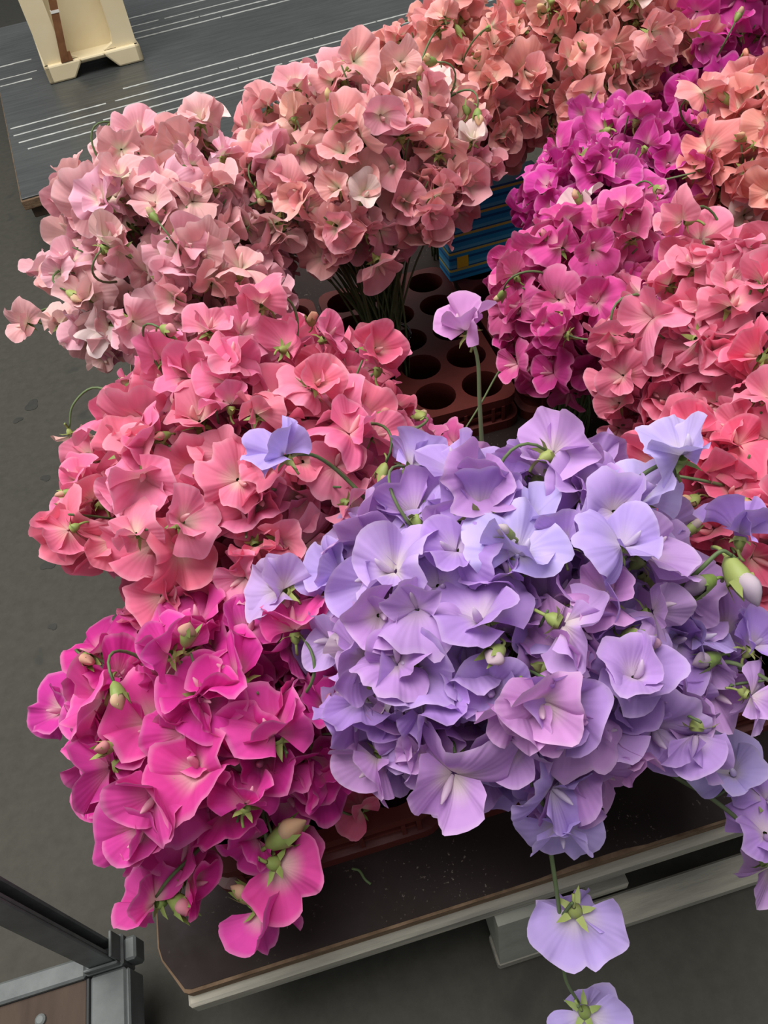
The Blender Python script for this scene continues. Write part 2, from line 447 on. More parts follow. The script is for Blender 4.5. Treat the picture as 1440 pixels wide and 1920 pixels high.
for x in (0, W - 0.018):
    foot.box(x, x + 0.018, 0.0, 0.10, 0, 0.045); foot.box(x, x + 0.018, 0.10, D - 0.1, 0.028, 0.045); foot.box(x, x + 0.018, D - 0.1, D, 0, 0.045)
o = foot.build('foot', M['cream'], crate)
bev = o.modifiers.new('bevel', 'BEVEL'); bev.width = 0.006; bev.segments = 2; bev.limit_method = 'ANGLE'
MB().box(0.01, W - 0.01, 0.01, D - 0.01, 0.030, 0.044, 0.003).build('base', M['cream'], crate)
for s in (0, 1):
    xa = 0.006 if s == 0 else W - 0.066
    MB().add(trap(xa, xa + 0.060, 0.014, 0.072, 0.044, H, 0.0), HEX).build('corner_post', M['cream'], crate)
    MB().add(trap(xa, xa + 0.060, D - 0.044, 0.03, 0.044, H, 0.0), HEX).build('corner_post', M['cream'], crate)
MB().box(0.060, W - 0.060, 0.080, 0.085, 0.044, H - 0.01).build('front_panel', M['cream'], crate)
# rounded lower fillets of the recess
fil = MB()
fil.add([(0.066, 0.016, 0.046), (0.10, 0.016, 0.046), (0.072, 0.016, 0.058), (0.066, 0.016, 0.085), (0.066, 0.036, 0.046), (0.10, 0.036, 0.046), (0.072, 0.036, 0.058), (0.066, 0.036, 0.085)], [(0, 1, 2, 3), (7, 6, 5, 4), (1, 5, 6, 2), (2, 6, 7, 3)])
fil.add([(W - 0.066, 0.016, 0.046), (W - 0.10, 0.016, 0.046), (W - 0.072, 0.016, 0.058), (W - 0.066, 0.016, 0.085), (W - 0.066, 0.036, 0.046), (W - 0.10, 0.036, 0.046), (W - 0.072, 0.036, 0.058), (W - 0.066, 0.036, 0.085)], [(3, 2, 1, 0), (4, 5, 6, 7), (2, 6, 5, 1), (3, 7, 6, 2)])
fil.build('corner_fillet', M['cream'], crate)
MB().box(0.060, W - 0.060, D - 0.039, D - 0.034, 0.044, H - 0.01).build('back_panel', M['cream'], crate)
MB().box(0.014, 0.019, 0.05, D - 0.05, 0.044, H - 0.01).build('side_panel', M['cream'], crate)
MB().box(W - 0.019, W - 0.014, 0.05, D - 0.05, 0.044, H - 0.01).build('side_panel', M['cream'], crate)
rim = MB(); rim.box(-0.006, W + 0.006, 0.004, 0.036, H, H + 0.02, 0.004); rim.box(-0.006, W + 0.006, D - 0.036, D - 0.004, H, H + 0.02, 0.004); rim.box(-0.006, 0.03, 0.03, D - 0.03, H, H + 0.02, 0.004); rim.box(W - 0.03, W + 0.006, 0.03, D - 0.03, H, H + 0.02, 0.004)
rim.build('rim', M['cream'], crate)
R3 = Matrix.Rotation(RA, 3, 'Z')
sl = R3 @ Vector((cx0 + 0.052, cy0 - 0.004, 0))
stick = empty('wooden_stick', (sl.x, sl.y, 0.046), RA)
tag(stick, 'flat brown stick with white tie standing against the cream crate', 'stick')
sm = MB(); sm.add([(x + (0.034 if z > 0.1 else 0), y, z) for x, y, z in trap(0, 0.021, 0.004, 0.008, 0.0, 0.175, 0.0)], HEX); so = sm.build('blade', M['stick'], stick)
sm = MB(); sm.box(0.0222, 0.0452, 0.003, 0.013, 0.116, 0.123); sm.build('tie', M['white'], so)
sm = MB(); sm.add(trap(0.0215, 0.033, 0.0045, 0.007, 0.0, 0.022, 0.0), HEX[:]); sm.build('side_chip', M['stick'], stick)

# ------------------------------------------------------------------ steel trolley at the corner
tr = empty('steel_trolley', (-0.281, 0.221, FLOOR))
tag(tr, 'galvanised steel trolley with upright channel post and brown plywood base', 'trolley')
zt = 0.10
MB().box(-0.60, -0.0305, -0.009, 0.009, zt - 0.03, zt, 0.002).build('base_rail', M['steel'], tr)
MB().box(-0.026, 0.006, -0.62, -0.0095, zt - 0.03, zt, 0.002).build('base_rail', M['steel'], tr)
MB().box(0.0065, 0.0105, -0.60, -0.012, zt - 0.034, zt + 0.002, 0.0015).build('side_lip', M['steel'], tr)
MB().box(-0.0305, -0.0265, -0.60, -0.0095, zt - 0.016, zt - 0.001, 0.001).build('inner_lip', M['dark'], tr)
bp = MB().box(-0.60, -0.031, -0.60, -0.0095, zt - 0.016, zt - 0.006).build('base_board', M['brown_ply'], tr)
for (bx, by) in ((-0.072, -0.030), (-0.30, -0.030), (-0.072, -0.30)):
    b_ = MB(); b_.tube([(bx, by, zt - 0.0062), (bx, by, zt - 0.004), (bx, by, zt - 0.0028)], [0.0048, 0.0048, 0.003], 12); b_.build('bolt', M['steel'], bp)
MB().box(-0.030, 0.005, -0.009, 0.018, zt - 0.03, zt + 0.003, 0.002).build('corner_plate', M['steel'], tr)
soc = MB(); soc.box(-0.028, 0.003, -0.0085, -0.0060, zt + 0.0032, zt + 0.012, 0.0008); soc.box(0.0005, 0.003, -0.0058, 0.016, zt + 0.0032, zt + 0.026, 0.0008)
soc.build('corner_socket', M['steel'], tr)
MB().box(0.0052, 0.016, -0.006, 0.014, zt - 0.024, zt + 0.001, 0.002).build('corner_lug', M['steel'], tr)
po = MB(); po.box(-0.024, -0.001, -0.0055, -0.0028, zt + 0.0032, 1.7, 0.0008); po.box(-0.024, -0.001, 0.0083, 0.011, zt + 0.0032, 1.7, 0.0008); po.box(-0.024, -0.0215, -0.0027, 0.0082, zt + 0.0032, 1.7, 0.0008); po.box(-0.005, -0.001, -0.0027, 0.0002, zt + 0.0032, 1.7, 0.0006)
po.build('upright_post', M['steel'], tr)
for (wx, wy) in ((-0.05, -0.05), (-0.05, -0.55), (-0.55, -0.05), (-0.55, -0.55)):
    w_ = MB(); w_.tube([(wx - 0.012, wy, 0.034), (wx + 0.012, wy, 0.034)], 0.034, 16); w_.box(wx - 0.016, wx + 0.016, wy - 0.012, wy + 0.012, 0.034, zt - 0.0305); w_.build('castor', M['dark'], tr)

# ------------------------------------------------------------------ red brown trays
TW, TD, TH = 0.207, 0.345, 0.050
PX, PY, HR = 0.0655, 0.0665, 0.0275
def rrect(x0, x1, y0, y1, r, n=5):
    out = []
    for (cx, cy, a0) in ((x1 - r, y0 + r, -PI / 2), (x1 - r, y1 - r, 0), (x0 + r, y1 - r, PI / 2), (x0 + r, y0 + r, PI)):
        for i in range(n + 1):
            a = a0 + PI / 2 * i / n
            out.append((cx + r * math.cos(a), cy + r * math.sin(a)))
    return out
def tray_meshes():
    pl = MB(); gx0, gy0 = (TW - 3 * PX) / 2, (TD - 5 * PY) / 2
    n = 24
    for i in range(3):
        for j in range(5):
            cx, cy = gx0 + (i + .5) * PX, gy0 + (j + .5) * PY
            sq, ci = [], []
            for k in range(n):
                a = 2 * PI * k / n; c, s = math.cos(a), math.sin(a)
                q = min(PX / 2 / max(abs(c), 1e-6), PY / 2 / max(abs(s), 1e-6))
                if k % 3 == 0 and k % 6 != 0: q = math.hypot(PX / 2, PY / 2); c, s = math.copysign(PX / 2, c) / q, math.copysign(PY / 2, s) / q
                sq.append((cx + q * c, cy + q * s, TH)); ci.append((cx + HR * math.cos(a), cy + HR * math.sin(a), TH))
            pl.add(sq + ci, [(k, (k + 1) % n, n + (k + 1) % n, n + k) for k in range(n)])
    out = rrect(0, TW, 0, TD, 0.022); m = len(out)
    inn = []
    for x, y in out: inn.append((min(max(x, gx0), TW - gx0), min(max(y, gy0), TD - gy0), TH))
    pl.add([(x, y, TH) for x, y in out] + inn, [(k, (k + 1) % m, m + (k + 1) % m, m + k) for k in range(m)])
    plate = pl.mesh('top_plate', M['tray'], False)
    sk = MB()
    prof = [(0.0, TH), (0.0, TH - 0.013), (0.005, TH - 0.015), (0.005, 0.016), (-0.003, 0.014), (-0.003, 0.0)]
    rings = []
    for ins, z in prof: rings.append([(x, y, z) for x, y in rrect(ins, TW - ins, ins, TD - ins, 0.022)])
    vs = [p for r in rings for p in r]; fs = []
    for k in range(len(prof) - 1):
        for i in range(m): fs.append((k * m + i, (k + 1) * m + i, (k + 1) * m + (i + 1) % m, k * m + (i + 1) % m))
    sk.add(vs, fs)
    skirt = sk.mesh('skirt', M['tray'], False)
    rb = MB()
    for x in (0.024, 0.074, 0.079, 0.130, 0.168, 0.182): rb.box(x, x + 0.004, -0.001, 0.006, 0.012, TH - 0.012)
    rb.box(0.026, TW - 0.026, 0.0005, 0.006, 0.024, 0.028)
    ribs = rb.mesh('rib', M['tray'], False)
    so = MB()
    a = [(HR * math.cos(2 * PI * k / n), HR * math.sin(2 * PI * k / n)) for k in range(n)]
    so.add([(x, y, TH) for x, y in a] + [(x * .9, y * .9, 0.004) for x, y in a], [(k, (k + 1) % n, n + (k + 1) % n, n + k) for k in range(n)] + [tuple(range(2 * n - 1, n - 1, -1))])
    socket = so.mesh('socket', M['tray'], True)
    return plate, skirt, ribs, socket, gx0, gy0
plate, skirt, ribs, socket, gx0, gy0 = tray_meshes()
TRAYS = [(-0.170, 0.228, 'red brown plastic tray under the hot pink flowers at the pallet corner'),
         (0.047, 0.228, 'red brown plastic tray under the lavender flowers at the front edge'),
         (0.264, 0.228, 'red brown plastic tray with an empty round socket beside the lavender flowers'),
         (-0.128, 0.705, 'red brown plastic tray beneath the pale pink flowers on the floor side'),
         (0.087, 0.705, 'red brown plastic tray with empty holes beside the clear cup of stems'),
         (0.302, 0.705, 'red brown plastic tray beneath the purple pink flowers behind the blue striped box'),
         (0.517, 0.66, 'red brown plastic tray beneath the salmon flowers at the far side')]
for x, y, lab in TRAYS:
    t = empty('plant_tray', (x, y, 0.0)); tag(t, lab, 'tray', 'plant trays on the pallet')
    link('top_plate', plate, t); s = link('skirt', skirt, t); link('rib', ribs, s)
    for i in range(3):
        for j in range(5): link('socket', socket, t, (gx0 + (i + .5) * PX, gy0 + (j + .5) * PY, 0))

# clear cup
cup = MB(); n = 28
prof = [(0.022, 0.0), (0.026, 0.03), (0.033, 0.085), (0.0335, 0.088), (0.032, 0.088), (0.0315, 0.085), (0.0245, 0.03), (0.0205, 0.002)]
vs_ = [(r * math.cos(2 * PI * k / n), r * math.sin(2 * PI * k / n), z) for r, z in prof for k in range(n)]
fs_ = [(j * n + k, j * n + (k + 1) % n, (j + 1) * n + (k + 1) % n, (j + 1) * n + k) for j in range(len(prof) - 1) for k in range(n)]
cup.add(vs_, fs_ + [tuple(range(n - 1, -1, -1)), tuple(range((len(prof) - 1) * n, len(prof) * n))])
CUP = (0.152, 0.838)
cp = empty('clear_cup', (CUP[0], CUP[1], 0.0055)); tag(cp, 'clear plastic cup holding the green stems of the pink bunch', 'cup')
cup_o = cup.build('wall', M['clear'], cp, True)
rt_ = MB(); pts = [(0.0335 * math.cos(2 * PI * k / n), 0.0335 * math.sin(2 * PI * k / n), 0.0895) for k in range(n + 1)]
rt_.tube(pts, 0.0014, 6, False); rt_.build('rim', M['clear'], cp, True)

# blue striped box behind the trays' holes
bb = empty('striped_box', (0.292, 0.992, 0.0505), math.radians(3)); tag(bb, 'blue printed box with yellow stripes behind the tray holes', 'box')
bo = MB().box(0, 0.155, 0, 0.05, 0, 0.135, 0.002).build('carton', M['print'], bb)
MB().box(0.012, 0.030, -0.0012, 0.0, 0.022, 0.040).build('yellow_patch', M['yellow'], bo)

# ------------------------------------------------------------------ sweet pea blossoms
def norm(v): return Vector(v).normalized()

def petal_mesh(name, nu, nv, phim, rfun, place, mat):
    vs, ts, an = [], [], []
    for j in range(nv + 1):
        v = 0.05 + 0.95 * j / nv
        for i in range(nu + 1):
            u = -1 + 2 * i / nu
            ph = u * phim
            vs.append(place(u, v, ph, rfun(ph) * v)); ts.append(v * (0.93 + 0.07 * (1 - abs(u)))); an.append(u * phim)
    fs = [(j * (nu + 1) + i, j * (nu + 1) + i + 1, (j + 1) * (nu + 1) + i + 1, (j + 1) * (nu + 1) + i) for j in range(nv) for i in range(nu)]
    mb = MB(); mb.add(vs, fs, ts)
    me = mb.mesh(name, mat, True)
    a = me.attributes.new('ang', 'FLOAT', 'POINT'); a.data.foreach_set('value', an)
    return me

def make_variant(k):
    r = random.Random(500 + k)
    # banner: broad, notched, ruffled, folding along its midline
    L = 0.0285 * r.uniform(0.94, 1.06)
    phim = math.radians(r.uniform(100, 116))
    notch = r.uniform(0.08, 0.2)
    def rf(ph):
        a = abs(ph)
        return L * (1.0 + 0.10 * math.sin(min(a, 1.4) * 1.2) - notch * math.exp(-(ph / 0.16) ** 2) - 0.30 * max(0, (a - 1.05)) ** 1.5 / 0.8)
    style = k % 5
    tilt = {0: -0.25, 1: -0.55, 2: 0.1, 3: -0.4, 4: -0.1}[style] + r.uniform(-0.12, 0.12)
    side = {0: 0.10, 1: -0.45, 2: 0.55, 3: -0.15, 4: 0.95}[style] + r.uniform(-0.12, 0.12)   # + folds forward, - reflexes
    bend = {0: 0.10, 1: 0.45, 2: -0.15, 3: 0.65, 4: 0.1}[style] + r.uniform(-0.1, 0.1)
    asym = r.uniform(-0.45, 0.45); curl = r.uniform(0.05, 0.28); twist = r.uniform(-0.35, 0.35); amp = L * r.uniform(0.12, 0.22); n1 = r.choice((2.6, 3.2, 3.9)); p1, p2, p3 = r.uniform(0, 6), r.uniform(0, 6), r.uniform(0, 6)
    ct, st = math.cos(tilt), math.sin(tilt)
    def pl(u, v, ph, rad):
        x, z = rad * math.sin(ph), rad * math.cos(ph)
        xx = x / L
        y = side * (1 + asym * (1 if x > 0 else -1)) * L * (abs(xx) ** 1.5) * 0.62 - curl * L * v ** 5 + twist * x * z / L - bend * L * max(0.0, z / L) ** 2 * 0.6
        y += amp * v ** 1.7 * (math.sin(n1 * ph + p1) + 0.40 * math.sin(2.3 * n1 * ph + p2) + 0.20 * v * v * math.sin(4.7 * n1 * ph + p3))
        y -= 0.10 * L * math.exp(-(x / (0.10 * L)) ** 2) * v * (1 - v) * 2.5
        z += 0.45 * amp * v ** 3 * math.sin(1.7 * n1 * ph + p3); x += 0.3 * amp * v ** 3 * math.sin(2.6 * n1 * ph + p2)
        x *= (1 - 0.18 * abs(side) * min(1, abs(xx)))
        return (x, y * ct + z * st, -y * st + z * ct + 0.001)
    standard = petal_mesh('blossom', 34, 9, phim, rf, pl, M['petal'])
    wings = []
    spread = r.uniform(0.12, 0.5)
    for s in (-1, 1):
        d = norm((s * spread * r.uniform(0.8, 1.2), 0.72, r.uniform(0.1, 0.6)))
        l = Vector((s * 0.75, -0.15, 0.65)); l = norm(l - d * l.dot(d)); nn = d.cross(l) * s
        Lw = L * r.uniform(0.78, 0.98); q1, q2 = r.uniform(0, 6), r.uniform(0, 6); cupk = r.uniform(-0.25, 0.4); aw = Lw * r.uniform(0.12, 0.22)
        off = 0.35
        def rw(ph, Lw=Lw): return Lw * (1.0 - 0.12 * abs(ph) ** 2 + 0.10 * math.cos(2 * ph))
        def pw(u, v, ph, rad, d=d, l=l, nn=nn, Lw=Lw, q1=q1, q2=q2, cupk=cupk, aw=aw):
            h = cupk * Lw * (rad / Lw) ** 2 * math.cos(1.2 * ph) + aw * v ** 1.7 * (math.sin(3.4 * ph + q1) + 0.5 * math.sin(7.5 * ph + q2) + 0.18 * math.sin(15 * ph + q1))
            p = d * (rad * math.cos(ph)) + l * (rad * math.sin(ph + 0.25)) + nn * h
            return (p.x, p.y + 0.001, p.z)
        wings.append(petal_mesh('wing_petal', 18, 6, math.radians(78), rw, pw, M['petal']))
    kb = MB(); ln = L * 0.5
    rings = [(0.0, 0.0008), (0.25, 0.0019), (0.55, 0.0025), (0.82, 0.0018), (1.0, 0.0005)]
    kb.tube([(0, 0.001 + ln * t * 0.85, 0.001 + ln * 0.75 * t * t) for t, _ in rings], [q for _, q in rings], 7)
    keel = kb.mesh('keel', M['keel'], True)
    cb = MB()
    # calyx cup behind the banner, five pointed sepals and the curved pedicel
    ax = norm((0, -0.75, -0.65)); e1 = Vector((1, 0, 0)); e2 = ax.cross(e1).normalized()
    n = 10
    prof = [(0.0012, 0.0036), (0.003, 0.0046), (0.0075, 0.0034), (0.0100, 0.0012)]
    vs = [ax * h + (e1 * math.cos(2 * PI * q / n) + e2 * math.sin(2 * PI * q / n)) * rr_ for h, rr_ in prof for q in range(n)]
    cb.add(vs, [(j * n + q, j * n + (q + 1) % n, (j + 1) * n + (q + 1) % n, (j + 1) * n + q) for j in range(len(prof) - 1) for q in range(n)])
    for q in range(5):
        a = 2 * PI * (q + 0.5) / 5 + r.uniform(-0.15, 0.15)
        o = e1 * math.cos(a) + e2 * math.sin(a); tn = -e1 * math.sin(a) + e2 * math.cos(a)
        ln_ = 0.0095 * r.uniform(0.8, 1.15); fl_ = r.uniform(0.0, 0.35)
        b0 = o * 0.0044 + ax * 0.0025
        mid = b0 + o * ln_ * 0.5 + ax * ln_ * (0.10 + 0.2 * fl_)
        tip = b0 + o * ln_ * 0.95 + ax * ln_ * (0.15 + 0.9 * fl_)
        cb.add([b0 - tn * 0.0024 - ax * -0.001, b0 + tn * 0.0024 - ax * -0.001, mid + tn * 0.0017, mid - tn * 0.0017, tip, mid + o * 0.0006], [(0, 1, 5), (0, 5, 3), (1, 2, 5), (3, 5, 4), (2, 4, 5)])
    p0 = ax * 0.0095; bend_ = Vector((r.uniform(-0.5, 0.5), 0.15, -1)).normalized()
    cb.tube(bezier(p0, p0 + ax * 0.003, p0 + ax * 0.005 + bend_ * 0.002, p0 + ax * 0.005 + bend_ * 0.006, 5), [0.0011] * 6, 5)
    calyx = cb.mesh('calyx', M['calyx'], True)
    return standard, wings, keel, calyx

NV = 25
VAR = [make_variant(k) for k in range(NV)]

def bud_meshes():
    r = random.Random(77); out = []
    for k in range(3):
        pb = MB()
        # folded unopened petals: flattened teardrop, bent forward
        n, rings = 10, []
        L = 0.021 * (1 - 0.12 * k); vs, ts = [], []
        for j in range(8):
            t = j / 7
            rad = 0.0072 * math.sin(PI * min(1, 0.16 + 0.83 * t)) ** 0.9 * (1.05 - 0.2 * t) + 0.0003
            c = Vector((0, L * t * 0.85, 0.004 * math.sin(t * 2.2)))
            for q in range(n):
                a = 2 * PI * q / n
                vs.append(c + Vector((math.cos(a) * rad * 0.62, 0.1 * rad * math.sin(a), math.sin(a) * rad * (1.2 + 0.1 * math.sin(3 * a))))); ts.append(0.1 + 0.8 * t)
        pb.add(vs, [(j * n + q, j * n + (q + 1) % n, (j + 1) * n + (q + 1) % n, (j + 1) * n + q) for j in range(7) for q in range(n)] + [tuple(range(7 * n, 8 * n))], ts)
        me = pb.mesh('bud', M['petal'], True); a_ = me.attributes.new('ang', 'FLOAT', 'POINT')
        cb = MB(); prof = [(-0.009, 0.0012), (-0.006, 0.0042), (0.0, 0.0062), (0.004, 0.0066)]
        cb.add([Vector((math.cos(2 * PI * q / n) * r_ * 0.85, h, math.sin(2 * PI * q / n) * r_ * 1.15)) for h, r_ in prof for q in range(n)], [(j * n + q, j * n + (q + 1) % n, (j + 1) * n + (q + 1) % n, (j + 1) * n + q) for j in range(3) for q in range(n)])
        for q in range(5):
            a = 2 * PI * (q + .5) / 5; o = Vector((math.cos(a) * .85, 0, math.sin(a) * 1.15)); tn = Vector((-math.sin(a), 0, math.cos(a)))
            b0 = o * 0.0064 + Vector((0, 0.003, 0)); f = r.uniform(0.1, 0.5)
            mid = b0 + Vector((0, 0.005, 0)) + o * 0.0022 * f; tip = b0 + Vector((0, 0.0095, 0)) + o * 0.006 * f
            cb.add([b0 - tn * 0.003, b0 + tn * 0.003, mid + tn * 0.0018, mid - tn * 0.0018, tip], [(0, 1, 2, 3), (3, 2, 4)])
        p0 = Vector((0, -0.0085, 0))
        cb.tube(bezier(p0, p0 + Vector((0, -0.005, 0)), p0 + Vector((0, -0.007, -0.003)), p0 + Vector((0, -0.008, -0.007)), 4), [0.0011] * 5, 5)
        out.append((me, cb.mesh('calyx', M['calyx'], True)))
    return out
BUDS = bud_meshes()

def orient(fwd, up):
    y = norm(fwd); z = Vector(up); z = z - y * z.dot(y)
    if z.length < 1e-4: z = y.orthogonal()
    z.normalize(); x = y.cross(z)
    return Matrix((x, y, z)).transposed().to_euler()

def blossom(parent, loc, fwd, up, scale, color, cream, variant):
    st, wings, keel, cal = VAR[variant]
    o = link('blossom', st, parent, loc)
    o.rotation_euler = orient(fwd, up); o.scale = (scale,) * 3
    c = (color[0], color[1], color[2], cream)
    o.color = c
    for me, nm in ((wings[0], 'wing_petal'), (wings[1], 'wing_petal'), (keel, 'keel'), (cal, 'calyx')):
        p = link(nm, me, o); p.color = c
    return o

def bud(parent, loc, fwd, up, scale, color, r):
    me, cal = BUDS[r.randrange(3)]
    o = link('bud', me, parent, loc); o.rotation_euler = orient(fwd, up); o.scale = (scale,) * 3
    pale = lin((222, 208, 140)); k = r.uniform(0.25, 0.75)
    c = tuple(a * (1 - k) + b * k for a, b in zip(color, pale)) + (0.3,)
    o.color = c
    link('calyx', cal, o).color = c
    return o

def pick(pal, r):
    a, b = r.choice(pal), r.choice(pal); t = r.random()
    c = [x * (1 - t) + y * t for x, y in zip(lin(a), lin(b))]
    q = r.uniform(0.92, 1.06)
    return tuple(min(1, x * q) for x in c)

def rvec(r):
    while True:
        v = Vector((r.uniform(-1, 1), r.uniform(-1, 1), r.uniform(-1, 1)))
        if 0.05 < v.length < 1: return v.normalized()

BUNCH = 'sweet pea bunches on the pallet'
def bunch(label, base, center, radii, n, pal, cream, seed, scale=1.0, nz_min=-0.45, hooks=3, zb=0.008, wild=1.0):
    """One tied bunch: an Empty where its stems stand; each stem carries three or four blossoms near its tip."""
    r = random.Random(seed)
    root = empty('sweet_pea_bunch', (base[0], base[1], zb)); tag(root, label, 'flowers', BUNCH)
    B = Vector((base[0], base[1], zb)); C = Vector(center) - B
    R = Vector(radii)
    ga = PI * (3 - math.sqrt(5)); count = 0; i = 0
    ns = int(n / 3.25)
    while count < n and i < ns:
        z = 1 - (1 - nz_min) * (i + 0.5) / ns
        a = i * ga + r.uniform(-0.25, 0.25); i += 1
        z = max(nz_min, min(1, z + r.uniform(-0.08, 0.08)))
        q = math.sqrt(max(0, 1 - z * z))
        nrm = Vector((q * math.cos(a), q * math.sin(a), z))
        k = r.choice((r.uniform(0.90, 1.08), r.uniform(0.96, 1.05), 1 + 0.16 * wild * r.uniform(-0.6, 1.2)))
        if z < 0: k *= 1 + 0.22 * z
        tip = C + Vector((nrm.x * R.x, nrm.y * R.y, nrm.z * R.z)) * k
        surf = Vector((nrm.x / R.x, nrm.y / R.y, nrm.z / R.z)).normalized()
        b = Vector((r.gauss(0, 0.008), r.gauss(0, 0.008), 0.0))
        m1 = b + Vector((C.x, C.y, 0)) * 0.15 + Vector((b.x, b.y, 0)) * 0.5 + Vector((0, 0, C.z * 0.5))
        T = (surf * 0.7 + (tip - m1).normalized() * 0.5 + rvec(r) * 0.35).normalized()
        path = bezier(b, m1, tip - T * 0.085, tip, 12)
        tb = MB(); tb.tube(path, [0.0017 - 0.00006 * j for j in range(13)], 5)
        link('stem', tb.mesh('stem', M['stem'], True), root)
        base_c = pick(pal, r)
        m = r.choice((3, 3, 3, 4)); ang = r.uniform(0, 2 * PI)
        e1 = T.orthogonal().normalized(); e2 = T.cross(e1)
        for h in range(m):
            if count >= n: break
            count += 1
            dist = 0.004 + h * 0.021 + r.uniform(-0.004, 0.004)
            pt = tip - T * dist * 0.96
            ang += 2.2 + r.uniform(-0.6, 0.6)
            sd = e1 * math.cos(ang) + e2 * math.sin(ang)
            if sd.dot(surf) < -0.3 and r.random() < 0.5: sd = -sd
            p = pt + sd * (0.015 + 0.004 * h) * r.uniform(0.7, 1.2)
            w = r.random()
            if w < 0.45:
                fwd = sd * 0.9 + surf * 0.35 + rvec(r) * 0.35; up = T * 0.9 + Vector((0, 0, 0.35)) + rvec(r) * 0.35
            elif w < 0.78:
                fwd = surf * 0.7 + sd * 0.4 + rvec(r) * 0.55; up = Vector((0, 0, 0.8)) + sd * 0.6 + rvec(r) * 0.55
            elif w < 0.92:
                fwd = -surf * 0.2 + sd * 0.6 + rvec(r) * 0.5; up = surf * 0.9 + sd * 0.4 + rvec(r) * 0.4
            else:
                fwd = surf * 0.3 + Vector((0, 0, -0.6)) + rvec(r) * 0.4; up = surf + rvec(r) * 0.4
            s = scale * r.uniform(0.84, 1.16) * (1.0 if h else 0.94)
            cc = pick(pal, r); c = tuple(0.5 * x + 0.5 * y for x, y in zip(base_c, cc)); cr = cream * r.uniform(0.4, 1.3)
            if r.random() < 0.025: c = tuple(0.25 * x + 0.75 * y for x, y in zip(c, lin((252, 240, 232)))); cr = 0.9
            blossom(root, p, fwd, up, s, c, min(1, cr), r.randrange(NV))
        if r.random() < 0.11: bud(root, tip + T * 0.008 + rvec(r) * 0.006, T + rvec(r) * 0.8, surf + rvec(r) * 0.5, scale * r.uniform(0.6, 0.85), base_c, r)
    for h in range(hooks):       # stem ends arching above the blossoms
        a = r.uniform(0, 2 * PI); z = r.uniform(0.25, 0.95); q = math.sqrt(1 - z * z)
        nrm = Vector((q * math.cos(a), q * math.sin(a), z))
        p0 = C + Vector((nrm.x * R.x, nrm.y * R.y, nrm.z * R.z)) * 0.88
        tng = nrm.cross(rvec(r)).normalized()
        p3 = p0 + nrm * 0.032 + tng * 0.040
        pts = bezier(p0, p0 + nrm * 0.034, p0 + nrm * 0.052 + tng * 0.022, p3, 9)
        tb = MB(); tb.tube(pts, [0.0014 - 0.00005 * k for k in range(10)], 6); link('stem', tb.mesh('stem', M['stem'], True), root)
        d = (pts[-1] - pts[-2]).normalized()
        c = pick(pal, r)
        if h % 2 == 0: bud(root, pts[-1] + d * 0.007, d, nrm, scale * 0.75, c, r)
        else: blossom(root, pts[-1] + d * 0.006, d + rvec(r) * 0.3, nrm + rvec(r) * 0.3, scale * r.uniform(0.85, 1.05), c, cream, r.randrange(NV))
    return root

LAV = [(202, 162, 232), (188, 146, 226), (212, 168, 232), (210, 192, 250), (222, 156, 214), (194, 158, 234), (216, 172, 230)]
HOT = [(234, 66, 168), (226, 54, 156), (242, 104, 188), (236, 86, 164), (232, 76, 178)]
CORAL = [(252, 138, 172), (247, 120, 154), (252, 164, 188), (248, 136, 190), (253, 136, 154)]
PALE = [(252, 188, 200), (252, 196, 190), (250, 186, 212), (253, 208, 204), (252, 176, 184)]
PINK = [(252, 176, 184), (253, 188, 180), (251, 176, 196), (253, 204, 188), (252, 164, 172)]
PEACH = [(253, 172, 162), (251, 166, 170), (254, 188, 168), (252, 162, 160), (253, 182, 182)]
MAG = [(228, 78, 178), (218, 66, 168), (238, 110, 196), (234, 94, 174)]
SALM = [(252, 164, 152), (250, 150, 150), (253, 176, 162), (251, 166, 170)]
MIDM = [(228, 84, 166), (236, 112, 176), (220, 76, 158), (242, 130, 172)]
CORR = [(252, 140, 170), (250, 152, 184), (252, 162, 182), (249, 130, 160)]
REDC = [(252, 124, 156), (251, 136, 166), (253, 150, 176), (250, 114, 148)]

bunch('lavender sweet pea bunch filling the front of the pallet', (0.112, 0.290), (0.110, 0.272, 0.232), (0.128, 0.115, 0.108), 272, LAV, 0.5, 1, 1.07, -0.5, 4)
bunch('hot pink sweet pea bunch nearest the pallet corner and steel trolley', (-0.095, 0.315), (-0.108, 0.298, 0.168), (0.108, 0.092, 0.085), 124, HOT, 0.45, 2, 1.12, -0.2, 3, wild=1.5)
bunch('coral pink sweet pea bunch between the hot pink and the pale pink ones', (-0.05, 0.50), (-0.050, 0.490, 0.242), (0.148, 0.135, 0.112), 292, CORAL, 0.5, 3, 1.0, -0.45, 5)
bunch('pale pink sweet pea bunch leaning out over the concrete floor', (-0.06, 0.84), (-0.080, 0.850, 0.262), (0.118, 0.165, 0.130), 280, PALE, 0.9, 4, 1.0, -0.5, 5)
bunch('light salmon pink sweet pea bunch whose stems stand in the clear cup', CUP, (0.152, 0.895, 0.288), (0.152, 0.135, 0.112), 280, PINK, 0.9, 5, 1.0, -0.30, 6, 0.009)
bunch('peach pink sweet pea bunch just behind the light salmon bunch', (0.335, 1.16), (0.335, 1.060, 0.285), (0.115, 0.110, 0.110), 190, PEACH, 0.9, 6, 1.0, -0.5, 4, 0.0)
bunch('peach sweet pea bunch in the back row beside the deep magenta flowers', (0.52, 1.12), (0.505, 1.030, 0.305), (0.130, 0.115, 0.110), 215, PEACH, 0.8, 7, 1.0, -0.5, 4, 0.0)
bunch('deep magenta sweet pea bunch at the far end of the back row', (0.71, 1.10), (0.690, 1.000, 0.295), (0.120, 0.11, 0.115), 180, MAG, 0.3, 8, 1.0, -0.5, 3, 0.0)
